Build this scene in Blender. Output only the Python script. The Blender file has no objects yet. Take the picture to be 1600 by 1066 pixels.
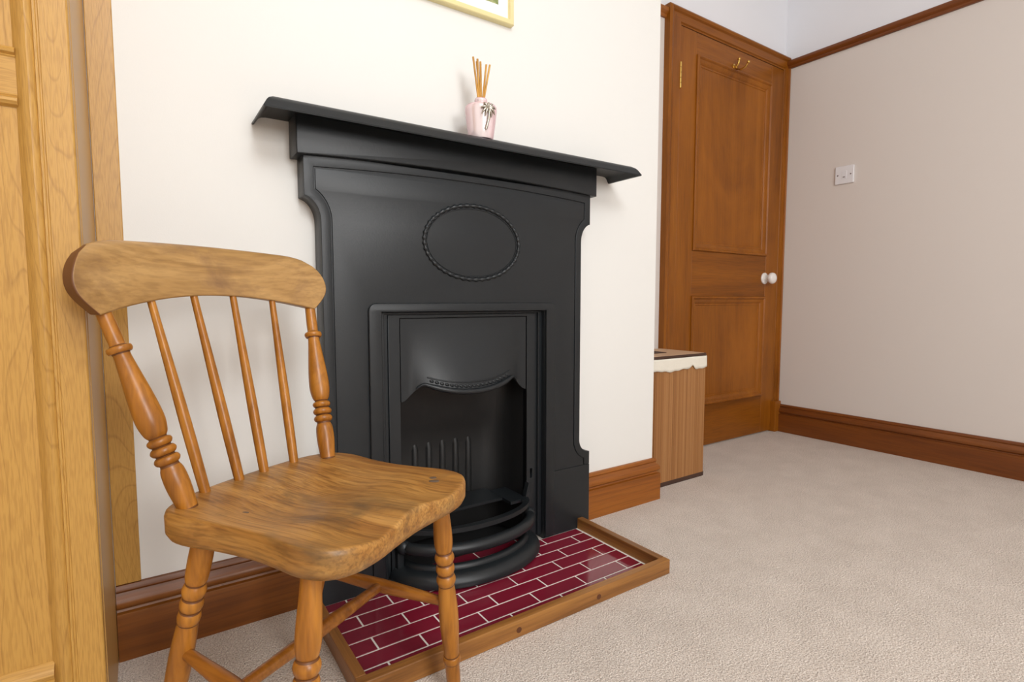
import bpy, bmesh, math, random
from mathutils import Vector, Matrix
random.seed(7)
sc = bpy.context.scene
COL = sc.collection
PI = math.pi

# ------------------------------------------------------------------ camera
CAM_H = 0.72
F_PX = 849.0
pitch = math.atan(63.0 / F_PX)
yaw = math.atan2(0.826, 0.563)
fw = Vector((math.cos(yaw) * math.cos(pitch), math.sin(yaw) * math.cos(pitch), -math.sin(pitch)))
rt = Vector((math.sin(yaw), -math.cos(yaw), 0))
up = rt.cross(fw)
cam = bpy.data.cameras.new('camera')
cam.sensor_width = 36.0
cam.lens = F_PX / 1600.0 * 36.0
cam.clip_start = 0.02
camo = bpy.data.objects.new('camera', cam)
COL.objects.link(camo)
camo.matrix_world = Matrix(((rt.x, up.x, -fw.x, 0), (rt.y, up.y, -fw.y, 0), (rt.z, up.z, -fw.z, CAM_H), (0, 0, 0, 1)))
sc.camera = camo

# ------------------------------------------------------------------ world, lights, exposure
w = bpy.data.worlds.new('world')
sc.world = w
w.use_nodes = True
w.node_tree.nodes['Background'].inputs[0].default_value = (0.85, 0.92, 1.0, 1)
w.node_tree.nodes['Background'].inputs[1].default_value = 1.0
def light(name, kind, loc, energy, color, size=0.2, sy=None, target=None):
    l = bpy.data.lights.new(name, kind)
    l.energy = energy
    l.color = color
    if kind == 'AREA':
        l.shape = 'RECTANGLE'
        l.size = size
        l.size_y = sy or size
    else:
        l.shadow_soft_size = size
    o = bpy.data.objects.new(name, l)
    COL.objects.link(o)
    o.location = loc
    if target:
        o.rotation_euler = (Vector(target) - Vector(loc)).to_track_quat('-Z', 'Y').to_euler()
    return o
light('window_daylight', 'AREA', (0.55, -2.30, 1.50), 48, (1.0, 0.985, 0.965), 0.85, 0.95, target=(0.65, 1.3, 0.75))
light('ceiling_lamp', 'POINT', (0.20, -0.85, 2.20), 66, (0.93, 0.97, 1.0), 0.28)
vs = sc.view_settings
vs.view_transform = 'Standard'
vs.look = 'None'
vs.gamma = 1.0
vs.use_curve_mapping = False
vs.exposure = -0.12

# ------------------------------------------------------------------ materials
def S(r, g, b):
    f = lambda c: (c / 255 / 12.92) if c / 255 <= 0.04045 else ((c / 255 + 0.055) / 1.055) ** 2.4
    return (f(r), f(g), f(b), 1)
def newmat(name):
    m = bpy.data.materials.new(name)
    m.use_nodes = True
    nt = m.node_tree
    return m, nt, nt.nodes['Principled BSDF']
def N(nt, t, **kw):
    n = nt.nodes.new(t)
    for k, v in kw.items():
        if k in n.inputs: n.inputs[k].default_value = v
        else: setattr(n, k, v)
    return n
def coords(nt, scale, rot=(0, 0, 0), loc=(0, 0, 0)):
    tc = N(nt, 'ShaderNodeTexCoord')
    mp = N(nt, 'ShaderNodeMapping')
    mp.inputs['Scale'].default_value = scale
    mp.inputs['Rotation'].default_value = rot
    mp.inputs['Location'].default_value = loc
    nt.links.new(tc.outputs['Object'], mp.inputs['Vector'])
    return mp
def ramp(nt, stops):
    r = N(nt, 'ShaderNodeValToRGB')
    e = r.color_ramp.elements
    while len(e) < len(stops): e.new(0.5)
    for el, (p, c) in zip(e, stops):
        el.position = p
        el.color = c
    return r
def bump(nt, bs, src, strength, dist=0.002):
    b = N(nt, 'ShaderNodeBump')
    b.inputs['Strength'].default_value = strength
    b.inputs['Distance'].default_value = dist
    nt.links.new(src, b.inputs['Height'])
    nt.links.new(b.outputs['Normal'], bs.inputs['Normal'])
def plain(name, c, rough=0.5, metal=0.0, bumps=None, coat=0.0, spec=0.5):
    m, nt, bs = newmat(name)
    bs.inputs['Base Color'].default_value = c
    bs.inputs['Roughness'].default_value = rough
    bs.inputs['Metallic'].default_value = metal
    bs.inputs['Coat Weight'].default_value = coat
    bs.inputs['Specular IOR Level'].default_value = spec
    if bumps:
        mp = coords(nt, (1, 1, 1))
        n = N(nt, 'ShaderNodeTexNoise', Scale=bumps[0], Detail=3.0)
        nt.links.new(mp.outputs[0], n.inputs['Vector'])
        bump(nt, bs, n.outputs['Fac'], bumps[1], bumps[2])
    return m
def wood(name, dark, mid, light, axis='z', freq=14.0, stretch=0.06, rough=0.38, fine=220.0, fine_amt=0.35, bstr=0.15, patch=None, spec=0.5, dist=1.2):
    """stained wood; grain runs along the given axis"""
    m, nt, bs = newmat(name)
    s = [1.0, 1.0, 1.0]
    s['xyz'.index(axis)] = stretch
    mp = coords(nt, s)
    n1 = N(nt, 'ShaderNodeTexNoise', Scale=freq, Detail=4.0, Roughness=0.6, Distortion=dist)
    nt.links.new(mp.outputs[0], n1.inputs['Vector'])
    r1 = ramp(nt, [(0.28, dark), (0.5, mid), (0.72, light)])
    nt.links.new(n1.outputs['Fac'], r1.inputs['Fac'])
    s2 = [1.0, 1.0, 1.0]
    s2['xyz'.index(axis)] = stretch * 0.6
    mp2 = coords(nt, s2)
    n2 = N(nt, 'ShaderNodeTexNoise', Scale=fine, Detail=2.0, Roughness=0.5)
    nt.links.new(mp2.outputs[0], n2.inputs['Vector'])
    r2 = ramp(nt, [(0.36, (0.45, 0.4, 0.36, 1)), (0.56, (1, 1, 1, 1))])
    nt.links.new(n2.outputs['Fac'], r2.inputs['Fac'])
    mx = N(nt, 'ShaderNodeMix', data_type='RGBA', blend_type='MULTIPLY')
    mx.inputs[0].default_value = fine_amt
    nt.links.new(r1.outputs['Color'], mx.inputs[6])
    nt.links.new(r2.outputs['Color'], mx.inputs[7])
    out = mx.outputs[2]
    if patch:
        col, sc_, lo, hi = patch
        n3 = N(nt, 'ShaderNodeTexNoise', Scale=sc_, Detail=5.0, Roughness=0.62, Distortion=0.6)
        mp3 = coords(nt, [1 if k != 'xyz'.index(axis) else 0.55 for k in range(3)], loc=(3.1, 1.7, 0.4))
        nt.links.new(mp3.outputs[0], n3.inputs['Vector'])
        r3 = ramp(nt, [(lo, (0, 0, 0, 1)), (hi, (1, 1, 1, 1))])
        nt.links.new(n3.outputs['Fac'], r3.inputs['Fac'])
        m3 = N(nt, 'ShaderNodeMix', data_type='RGBA', blend_type='MIX')
        nt.links.new(r3.outputs['Color'], m3.inputs[0])
        nt.links.new(out, m3.inputs[6])
        m3.inputs[7].default_value = col
        out = m3.outputs[2]
    nt.links.new(out, bs.inputs['Base Color'])
    bs.inputs['Roughness'].default_value = rough
    bs.inputs['Specular IOR Level'].default_value = spec
    bump(nt, bs, n2.outputs['Fac'], bstr, 0.0006)
    return m
def oak(name, base, line, axis='z', spec=0.45):
    """golden oak veneer: cathedral rings plus short dark pores"""
    m, nt, bs = newmat(name)
    i = 'xyz'.index(axis)
    s = [1.0, 1.0, 1.0]
    s[i] = 0.10
    mp = coords(nt, s, loc=(0.37, 0.2, 0.11))
    n0 = N(nt, 'ShaderNodeTexNoise', Scale=9.0, Detail=2.0, Roughness=0.4, Distortion=0.2)
    nt.links.new(mp.outputs[0], n0.inputs['Vector'])
    mul = N(nt, 'ShaderNodeMath', operation='MULTIPLY')
    mul.inputs[1].default_value = 34.0
    nt.links.new(n0.outputs['Fac'], mul.inputs[0])
    fr = N(nt, 'ShaderNodeMath', operation='FRACT')
    nt.links.new(mul.outputs[0], fr.inputs[0])
    r1 = ramp(nt, [(0.0, line), (0.10, base), (0.93, base), (1.0, line)])
    nt.links.new(fr.outputs[0], r1.inputs['Fac'])
    s2 = [1.0, 1.0, 1.0]
    s2[i] = 0.07
    mp2 = coords(nt, s2)
    n2 = N(nt, 'ShaderNodeTexNoise', Scale=560.0, Detail=1.0)
    nt.links.new(mp2.outputs[0], n2.inputs['Vector'])
    r2 = ramp(nt, [(0.38, (0.62, 0.52, 0.42, 1)), (0.55, (1, 1, 1, 1))])
    nt.links.new(n2.outputs['Fac'], r2.inputs['Fac'])
    mxa = N(nt, 'ShaderNodeMix', data_type='RGBA', blend_type='MIX')
    mxa.inputs[0].default_value = 0.42
    mxa.inputs[6].default_value = base
    nt.links.new(r1.outputs['Color'], mxa.inputs[7])
    mx = N(nt, 'ShaderNodeMix', data_type='RGBA', blend_type='MULTIPLY')
    mx.inputs[0].default_value = 0.36
    nt.links.new(mxa.outputs[2], mx.inputs[6])
    nt.links.new(r2.outputs['Color'], mx.inputs[7])
    nt.links.new(mx.outputs[2], bs.inputs['Base Color'])
    bs.inputs['Roughness'].default_value = 0.36
    bs.inputs['Specular IOR Level'].default_value = spec
    bump(nt, bs, n2.outputs['Fac'], 0.2, 0.0005)
    return m
def carpet_mat():
    m, nt, bs = newmat('beige_carpet')
    mp = coords(nt, (1, 1, 1))
    a = N(nt, 'ShaderNodeTexNoise', Scale=330.0, Detail=3.0, Roughness=0.7)
    b = N(nt, 'ShaderNodeTexNoise', Scale=9.0, Detail=4.0, Roughness=0.6)
    v = N(nt, 'ShaderNodeTexVoronoi', Scale=260.0)
    for n in (a, b, v): nt.links.new(mp.outputs[0], n.inputs['Vector'])
    ra = ramp(nt, [(0.34, S(160, 145, 132)), (0.5, S(226, 212, 200)), (0.66, S(248, 240, 231))])
    nt.links.new(a.outputs['Fac'], ra.inputs['Fac'])
    rb = ramp(nt, [(0.3, (0.88, 0.87, 0.86, 1)), (0.7, (1, 1, 1, 1))])
    nt.links.new(b.outputs['Fac'], rb.inputs['Fac'])
    mx = N(nt, 'ShaderNodeMix', data_type='RGBA', blend_type='MULTIPLY')
    mx.inputs[0].default_value = 1.0
    nt.links.new(ra.outputs['Color'], mx.inputs[6])
    nt.links.new(rb.outputs['Color'], mx.inputs[7])
    nt.links.new(mx.outputs[2], bs.inputs['Base Color'])
    bs.inputs['Roughness'].default_value = 0.95
    bs.inputs['Specular IOR Level'].default_value = 0.1
    bs.inputs['Sheen Weight'].default_value = 0.15
    ad = N(nt, 'ShaderNodeMath', operation='ADD')
    nt.links.new(a.outputs['Fac'], ad.inputs[0])
    nt.links.new(v.outputs['Distance'], ad.inputs[1])
    bump(nt, bs, ad.outputs[0], 0.7, 0.004)
    return m
def stripe_wood(name, a, b, c, freq):
    m, nt, bs = newmat(name)
    mp = coords(nt, (1, 1, 0.004))
    n = N(nt, 'ShaderNodeTexNoise', Scale=freq, Detail=3.0, Roughness=0.7)
    nt.links.new(mp.outputs[0], n.inputs['Vector'])
    r = ramp(nt, [(0.3, a), (0.5, b), (0.7, c)])
    nt.links.new(n.outputs['Fac'], r.inputs['Fac'])
    nt.links.new(r.outputs['Color'], bs.inputs['Base Color'])
    bs.inputs['Roughness'].default_value = 0.5
    return m
def picture_mat():
    m, nt, bs = newmat('landscape_print')
    mp = coords(nt, (1, 1, 1))
    n = N(nt, 'ShaderNodeTexNoise', Scale=45.0, Detail=6.0, Roughness=0.7)
    nt.links.new(mp.outputs[0], n.inputs['Vector'])
    r = ramp(nt, [(0.3, S(74, 92, 45)), (0.5, S(140, 152, 96)), (0.62, S(170, 172, 125)), (0.8, S(205, 205, 180))])
    nt.links.new(n.outputs['Fac'], r.inputs['Fac'])
    nt.links.new(r.outputs['Color'], bs.inputs['Base Color'])
    bs.inputs['Roughness'].default_value = 0.4
    return m
def iron_mat(name, c, rough):
    m, nt, bs = newmat(name)
    mp = coords(nt, (1, 1, 1))
    n = N(nt, 'ShaderNodeTexNoise', Scale=6.0, Detail=4.0, Roughness=0.6)
    f = N(nt, 'ShaderNodeTexNoise', Scale=260.0, Detail=3.0)
    for k in (n, f): nt.links.new(mp.outputs[0], k.inputs['Vector'])
    r = ramp(nt, [(0.3, tuple(x * 0.9 for x in c[:3]) + (1,)), (0.7, tuple(x * 1.12 for x in c[:3]) + (1,))])
    nt.links.new(n.outputs['Fac'], r.inputs['Fac'])
    nt.links.new(r.outputs['Color'], bs.inputs['Base Color'])
    bs.inputs['Roughness'].default_value = rough
    bs.inputs['Specular IOR Level'].default_value = 0.45
    bump(nt, bs, f.outputs['Fac'], 0.25, 0.0006)
    return m

M = {}
M['wall'] = plain('cream_wallpaper', S(234, 233, 229), 0.85, bumps=(420, 0.10, 0.001), spec=0.2)
M['wall_r'] = plain('beige_wallpaper', S(220, 212, 206), 0.85, bumps=(420, 0.10, 0.001), spec=0.2)
M['frieze'] = plain('white_paint', S(236, 237, 242), 0.8, spec=0.2)
M['ceil'] = plain('ceiling_paint', S(245, 244, 242), 0.9, spec=0.2)
M['carpet'] = carpet_mat()
M['iron'] = iron_mat('black_cast_iron', S(28, 32, 35), 0.40)
M['iron_in'] = iron_mat('sooty_cast_iron', S(32, 32, 32), 0.5)
M['tile'] = plain('maroon_glaze', S(128, 30, 50), 0.12, coat=0.2)
M['grout'] = plain('white_grout', S(240, 236, 230), 0.8)
M['hearth_wood'] = wood('hearth_edging', S(114, 72, 30), S(148, 98, 46), S(170, 118, 58), 'x', 20)
M['hearth_wood_y'] = wood('hearth_edging_side', S(114, 72, 30), S(148, 98, 46), S(170, 118, 58), 'y', 20)
M['plug'] = plain('dark_plug', S(92, 50, 24), 0.5)
tri = (S(120, 64, 14), S(148, 84, 20), S(166, 100, 30))
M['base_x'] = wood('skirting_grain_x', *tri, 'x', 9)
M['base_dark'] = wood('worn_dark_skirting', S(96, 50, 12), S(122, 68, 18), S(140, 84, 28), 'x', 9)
M['base_y'] = wood('skirting_grain_y', S(98, 48, 12), S(118, 62, 17), S(134, 76, 25), 'y', 9)
dtri = (S(112, 61, 8), S(137, 78, 13), S(156, 93, 22))
M['door_z'] = wood('door_grain_z', *dtri, 'z', 7, patch=(S(168, 100, 24), 2.2, 0.45, 0.8), spec=0.3)
M['door_x'] = wood('door_grain_x', *dtri, 'x', 7, spec=0.3)
M['oak_z'] = oak('golden_oak_z', S(193, 147, 73), S(148, 104, 46), 'z')
M['oak_x'] = oak('golden_oak_x', S(193, 147, 73), S(148, 104, 46), 'x')
M['laminate'] = plain('oak_side_foil', S(188, 144, 80), 0.38, spec=0.45)
ctri = (S(140, 84, 20), S(170, 108, 32), S(188, 126, 46))
M['chair_turn'] = wood('chair_turned_wood', *ctri, 'z', 22, 0.08, 0.34, 160, 0.4)
M['chair_str'] = wood('chair_stretcher_wood', S(124, 70, 18), S(154, 94, 28), S(176, 114, 40), 'x', 22, 0.08, 0.34, 160, 0.4)
M['chair_crest'] = wood('chair_crest_wood', S(146, 108, 58), S(170, 130, 76), S(188, 148, 92), 'y', 26, 0.12, 0.4, 200, 0.3, patch=(S(128, 94, 62), 11, 0.5, 0.72))
M['chair_seat'] = wood('chair_seat_wood', S(140, 90, 36), S(172, 122, 58), S(190, 142, 76), 'x', 48, 0.07, 0.42, 260, 0.6, patch=(S(100, 76, 46), 9, 0.5, 0.72), dist=0.35)
M['groove'] = plain('dark_groove_wax', S(104, 60, 22), 0.5)
M['end_grain'] = plain('dark_end_grain', S(104, 64, 34), 0.5)
M['knot'] = plain('dark_knot', S(96, 78, 62), 0.6)
M['brass'] = plain('polished_brass', S(214, 176, 96), 0.25, 1.0)
M['china'] = plain('white_china', S(240, 236, 232), 0.15, coat=0.5)
M['plastic'] = plain('white_plastic', S(230, 229, 232), 0.35)
M['mark'] = plain('grey_mark', S(120, 105, 105), 0.5)
M['bamboo'] = stripe_wood('bamboo_slats', S(136, 88, 46), S(160, 110, 62), S(178, 130, 82), 70)
M['bin_top'] = plain('bamboo_lid', S(202, 168, 136), 0.5)
M['bin_edge'] = plain('dark_binding', S(70, 46, 34), 0.6)
M['cloth'] = plain('cream_cotton', S(232, 226, 212), 0.9, bumps=(60, 0.5, 0.004))
M['gold'] = plain('pale_gold_frame', S(236, 222, 166), 0.35, 0.1)
M['mount'] = plain('white_mount', S(248, 248, 246), 0.7)
M['print'] = picture_mat()
M['reed'] = wood('reed_wood', S(186, 130, 40), S(206, 152, 58), S(220, 172, 84), 'z', 60)
M['pewter'] = plain('pewter', S(178, 172, 160), 0.32, 1.0)
def bottle_mat():
    m, nt, bs = newmat('pink_lustre_glass')
    lw = N(nt, 'ShaderNodeLayerWeight')
    lw.inputs['Blend'].default_value = 0.45
    r = ramp(nt, [(0.0, S(250, 238, 239)), (0.45, S(238, 206, 210)), (1.0, S(190, 126, 140))])
    nt.links.new(lw.outputs['Facing'], r.inputs['Fac'])
    nt.links.new(r.outputs['Color'], bs.inputs['Base Color'])
    bs.inputs['Roughness'].default_value = 0.12
    bs.inputs['Metallic'].default_value = 0.25
    bs.inputs['Coat Weight'].default_value = 0.6
    return m
M['bottle'] = bottle_mat()
M['dark'] = plain('dark_gap', S(24, 22, 20), 0.8)

# ------------------------------------------------------------------ helpers
def root_offset(parent):
    return parent.matrix_basis if parent else Matrix()
def world_of(o):
    m = Matrix()
    while o is not None:
        m = o.matrix_basis @ m
        o = o.parent
    return m
def obj(name, me, mat, parent=None, local=False, smooth=None, bevel=None, kind=None, label=None):
    """link a mesh; vertices are given in world space unless local"""
    if isinstance(me, bmesh.types.BMesh):
        bm = me
        me = bpy.data.meshes.new(name)
        bm.to_mesh(me)
        bm.free()
    if parent and not local:
        me.transform(world_of(parent).inverted())
    if mat is not None and not me.materials:
        me.materials.append(mat)
    if smooth:
        me.shade_smooth()
        me.set_sharp_from_angle(angle=math.radians(smooth))
    o = bpy.data.objects.new(name, me)
    COL.objects.link(o)
    if parent: o.parent = parent
    if bevel:
        b = o.modifiers.new('bevel', 'BEVEL')
        b.width = bevel[0]
        b.segments = bevel[1]
        b.limit_method = 'ANGLE'
        b.angle_limit = math.radians(35)
    if kind: o['kind'] = kind
    if label: o['label'] = label
    return o
def thing(name, label, cat, loc=(0, 0, 0), rz=0.0, group=None, kind=None):
    o = bpy.data.objects.new(name, None)
    COL.objects.link(o)
    o.location = loc
    o.rotation_euler = (0, 0, rz)
    o.matrix_basis = Matrix.Translation(loc) @ Matrix.Rotation(rz, 4, 'Z')
    o.empty_display_size = 0.05
    o['label'] = label
    if cat: o['category'] = cat
    if group: o['group'] = group
    if kind: o['kind'] = kind
    return o
def structure(o, label=None):
    o['kind'] = 'structure'
    if label: o['label'] = label
    return o
def box_into(bm, x0, x1, y0, y1, z0, z1):
    vs_ = [bm.verts.new(p) for p in ((x0, y0, z0), (x1, y0, z0), (x1, y1, z0), (x0, y1, z0), (x0, y0, z1), (x1, y0, z1), (x1, y1, z1), (x0, y1, z1))]
    for f in ((3, 2, 1, 0), (4, 5, 6, 7), (0, 1, 5, 4), (1, 2, 6, 5), (2, 3, 7, 6), (3, 0, 4, 7)):
        bm.faces.new([vs_[i] for i in f])
def box(x0, x1, y0, y1, z0, z1):
    bm = bmesh.new()
    box_into(bm, x0, x1, y0, y1, z0, z1)
    return bm
def fixn(bm):
    bmesh.ops.recalc_face_normals(bm, faces=bm.faces)
    return bm
def quad(pts):
    bm = bmesh.new()
    bm.faces.new([bm.verts.new(p) for p in pts])
    return bm
def lathe(profile, p0, p1, n=24, cap=True, dark=()):
    """profile: (t along p0->p1, radius)"""
    p0, p1 = Vector(p0), Vector(p1)
    ax = (p1 - p0)
    q = Vector((0, 0, 1)).rotation_difference(ax.normalized())
    bm = bmesh.new()
    rings = []
    for t, r in profile:
        c = p0 + ax * t
        rings.append([bm.verts.new(c + q @ Vector((r * math.cos(2 * PI * k / n), r * math.sin(2 * PI * k / n), 0))) for k in range(n)])
    for q_, (a, b) in enumerate(zip(rings, rings[1:])):
        tm = (profile[q_][0] + profile[q_ + 1][0]) / 2
        mi = 1 if any(abs(tm - c_) < h_ for c_, h_ in dark) else 0
        for k in range(n):
            bm.faces.new((a[k], a[(k + 1) % n], b[(k + 1) % n], b[k])).material_index = mi
    if cap:
        bm.faces.new(rings[0][::-1])
        bm.faces.new(rings[-1])
    return fixn(bm)
def smooth_profile(pts, sub=4):
    """Catmull-Rom resample of (t,r) points"""
    out = []
    P = [pts[0]] + list(pts) + [pts[-1]]
    for i in range(1, len(P) - 2):
        for k in range(sub):
            u = k / sub
            res = []
            for c in (0, 1):
                a, b, d, e = P[i - 1][c], P[i][c], P[i + 1][c], P[i + 2][c]
                res.append(0.5 * (2 * b + (d - a) * u + (2 * a - 5 * b + 4 * d - e) * u * u + (3 * b - a - 3 * d + e) * u ** 3))
            out.append((res[0], max(res[1], 0.0005)))
    out.append(pts[-1])
    return out
def sweep(path, profile, closed=False, caps=True):
    """profile (off,z) swept along an XY path with mitred corners; off is to the RIGHT of the direction of travel"""
    P = [Vector((p[0], p[1])) for p in path]
    n = len(P)
    bm = bmesh.new()
    rows = []
    for i in range(n):
        d1 = (P[i] - P[i - 1]).normalized() if (i > 0 or closed) else None
        d2 = (P[(i + 1) % n] - P[i]).normalized() if (i < n - 1 or closed) else None
        d1 = d1 or d2
        d2 = d2 or d1
        n1 = Vector((d1.y, -d1.x))
        n2 = Vector((d2.y, -d2.x))
        m = (n1 + n2)
        m = m / max(m.length_squared / 2, 1e-6)
        rows.append([bm.verts.new((P[i].x + m.x * o_, P[i].y + m.y * o_, z)) for o_, z in profile])
    k = len(profile)
    for i in range(n if closed else n - 1):
        a, b = rows[i], rows[(i + 1) % n]
        for j in range(k):
            bm.faces.new((a[j], b[j], b[(j + 1) % k], a[(j + 1) % k]))
    if caps and not closed:
        bm.faces.new(rows[0])
        bm.faces.new(rows[-1][::-1])
    return fixn(bm)
def loop_frame(x0, x1, z0, z1, prof, closed_profile=True):
    """rectangular frame in the XZ plane; prof = (inset from the rectangle, y)"""
    bm = bmesh.new()
    rows = []
    for cx, cz, sx, sz in ((x0, z0, 1, 1), (x1, z0, -1, 1), (x1, z1, -1, -1), (x0, z1, 1, -1)):
        rows.append([bm.verts.new((cx + sx * i, y, cz + sz * i)) for i, y in prof])
    k = len(prof)
    for i in range(4):
        a, b = rows[i], rows[(i + 1) % 4]
        for j in range(k if closed_profile else k - 1):
            bm.faces.new((a[j], b[j], b[(j + 1) % k], a[(j + 1) % k]))
    return fixn(bm)
def plate(loops, y_front, y_back, bevel=0.0, res=2):
    """flat plate in the XZ plane from closed outlines (first outer, others holes), returned as a mesh"""
    cu = bpy.data.curves.new('tmp', 'CURVE')
    cu.dimensions = '2D'
    cu.fill_mode = 'BOTH'
    for lp in loops:
        sp = cu.splines.new('POLY')
        sp.points.add(len(lp) - 1)
        for p, (a, b) in zip(sp.points, lp): p.co = (a, b, 0, 1)
        sp.use_cyclic_u = True
    half = (y_back - y_front) / 2
    cu.extrude = half - bevel
    cu.bevel_depth = bevel
    cu.bevel_resolution = res
    cu.offset = -bevel
    o = bpy.data.objects.new('tmp', cu)
    COL.objects.link(o)
    dg = bpy.context.evaluated_depsgraph_get()
    me = bpy.data.meshes.new_from_object(o.evaluated_get(dg))
    bpy.data.objects.remove(o)
    bpy.data.curves.remove(cu)
    me.materials.clear()
    me.transform(Matrix.Translation((0, (y_front + y_back) / 2, 0)) @ Matrix.Rotation(PI / 2, 4, 'X'))
    bm = bmesh.new()
    bm.from_mesh(me)
    bmesh.ops.remove_doubles(bm, verts=bm.verts, dist=1e-5)
    fixn(bm)
    bm.to_mesh(me)
    bm.free()
    return me
def tube(pts, radius, n=10, closed=False):
    P = [Vector(p) for p in pts]
    m = len(P)
    bm = bmesh.new()
    rows = []
    for i in range(m):
        a = P[i - 1] if (i > 0 or closed) else P[i]
        b = P[(i + 1) % m] if (i < m - 1 or closed) else P[i]
        d = (b - a).normalized()
        ref = Vector((0, 1, 0)) if abs(d.y) < 0.9 else Vector((0, 0, 1))
        u = d.cross(ref).normalized()
        v = d.cross(u)
        r = radius(i / max(m - 1, 1)) if callable(radius) else radius
        rows.append([bm.verts.new(P[i] + (u * math.cos(2 * PI * k / n) + v * math.sin(2 * PI * k / n)) * r) for k in range(n)])
    for i in range(m if closed else m - 1):
        a, b = rows[i], rows[(i + 1) % m]
        for k in range(n): bm.faces.new((a[k], a[(k + 1) % n], b[(k + 1) % n], b[k]))
    if not closed:
        bm.faces.new(rows[0][::-1])
        bm.faces.new(rows[-1])
    return fixn(bm)
def sweep3(rows_fn, params, closed_profile=True, caps=True):
    bm = bmesh.new()
    rows = [[bm.verts.new(p) for p in rows_fn(t)] for t in params]
    k = len(rows[0])
    for a, b in zip(rows, rows[1:]):
        for j in range(k if closed_profile else k - 1):
            bm.faces.new((a[j], b[j], b[(j + 1) % k], a[(j + 1) % k]))
    if caps and closed_profile:
        bm.faces.new(rows[0])
        bm.faces.new(rows[-1][::-1])
    return fixn(bm)

# ------------------------------------------------------------------ room shell
YC, YD, XR, XC = 1.315, 1.662, 2.905, 1.512      # chimney face, door wall, right wall, chimney corner
XL, YB, ZC = -1.9, -2.4, 2.55
XA = -0.070                                     # left edge of the chimney breast
FX = 0.727                                      # fireplace centre line
structure(obj('floor', quad([(XL, YB, 0), (XR, YB, 0), (XR, YD, 0), (XL, YD, 0)]), M['carpet']), 'beige cut pile carpet covering the room')
structure(obj('ceiling', quad([(XL, YB, ZC), (XL, YD, ZC), (XR, YD, ZC), (XR, YB, ZC)]), M['ceil']), 'plain white ceiling above the room')
def plate_wall(name, loops, mat, y0, y1, label):
    return structure(obj(name, plate(loops, y0, y1), mat), label)
fo = (FX - 0.235, FX + 0.235, 0.70)
wc = plate_wall('wall_chimney', [[(XA, 0), (fo[0], 0), (fo[0], fo[2]), (fo[1], fo[2]), (fo[1], 0), (XC, 0), (XC, ZC), (XA, ZC)]], M['wall'], YC, YC + 0.05, 'cream papered chimney breast behind the black fireplace')
bm = bmesh.new()
box_into(bm, XC - 0.05, XC, YC + 0.05, YD, 0, ZC)
box_into(bm, XA, XA + 0.05, YC + 0.05, YD, 0, ZC)
structure(obj('chimney_side', bm, M['wall'], wc))
ZR = 1.968
def two_tone(name, a, b, label, y_hole=None):
    lo = quad([(a[0], a[1], 0), (b[0], b[1], 0), (b[0], b[1], ZR), (a[0], a[1], ZR)])
    o = structure(obj(name, lo, M['wall_r']), label)
    structure(obj('frieze', quad([(a[0], a[1], ZR), (b[0], b[1], ZR), (b[0], b[1], ZC), (a[0], a[1], ZC)]), M['frieze'], o))
    return o
two_tone('wall_right', (XR, YD), (XR, YB), 'pale beige papered right wall, white above the picture rail')
two_tone('wall_door', (XL, YD), (XR, YD), 'alcove wall around the panelled door, white above the rail')
# rear wall with the window opening the daylight comes through, and the left wall
structure(obj('wall_rear', plate([[(XL, 0), (XR, 0), (XR, ZC), (XL, ZC)], [(-0.1, 0.85), (1.2, 0.85), (1.2, 2.15), (-0.1, 2.15)]], YB - 0.08, YB), M['wall_r']), 'rear wall with the window')
structure(obj('wall_left', quad([(XL, YB, 0), (XL, YD, 0), (XL, YD, ZC), (XL, YB, ZC)]), M['wall_r']), 'left wall of the room')
win = thing('window_1', 'white framed window in the rear wall', None, (0.55, YB, 0.85), kind='structure')
obj('window_frame', loop_frame(-0.1, 1.2, 0.85, 2.15, [(0, YB - 0.07), (0, YB - 0.01), (0.06, YB - 0.02), (0.06, YB - 0.07)]), M['frieze'], win)
obj('glazing_bar', box(0.53, 0.57, YB - 0.06, YB - 0.03, 0.91, 2.09), M['frieze'], win)

BASE = [(0, 0), (0.022, 0), (0.022, 0.093), (0.0212, 0.097), (0.0135, 0.099), (0.0115, 0.103), (0.0170, 0.106), (0.0210, 0.112), (0.0208, 0.119), (0.0170, 0.127), (0.0105, 0.132), (0.0090, 0.136), (0.0115, 0.140), (0.0105, 0.146), (0.0070, 0.150), (0, 0.1505)]
def baseboard(name, path, mat, label):
    return structure(obj(name, sweep(path, BASE), mat, smooth=38), label)
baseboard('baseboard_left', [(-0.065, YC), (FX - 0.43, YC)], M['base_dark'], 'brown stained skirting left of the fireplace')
baseboard('baseboard_middle', [(FX + 0.43, YC), (XC, YC), (XC, YD)], M['base_x'], 'brown stained skirting right of the fireplace')
baseboard('baseboard_alcove', [(XC, YD), (1.938, YD)], M['base_x'], 'brown skirting in the alcove behind the laundry bin')
baseboard('baseboard_right', [(XR, YD - 0.04), (XR, YB)], M['base_y'], 'dark brown skirting along the right wall')
RAIL = [(0, 1.947), (0.010, 1.947), (0.013, 1.952), (0.013, 1.958), (0.020, 1.964), (0.024, 1.972), (0.024, 1.980), (0.020, 1.986), (0.012, 1.988), (0, 1.988)]
structure(obj('trim_1', sweep([(XR, YD), (XR, YB)], RAIL), M['base_y'], smooth=38), 'brown picture rail along the right wall')
structure(obj('trim_2', sweep([(XA + 0.05, YC), (XC, YC), (XC, YD), (1.942, YD)], RAIL), M['base_x'], smooth=38), 'brown picture rail round the chimney breast to the door')

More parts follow.
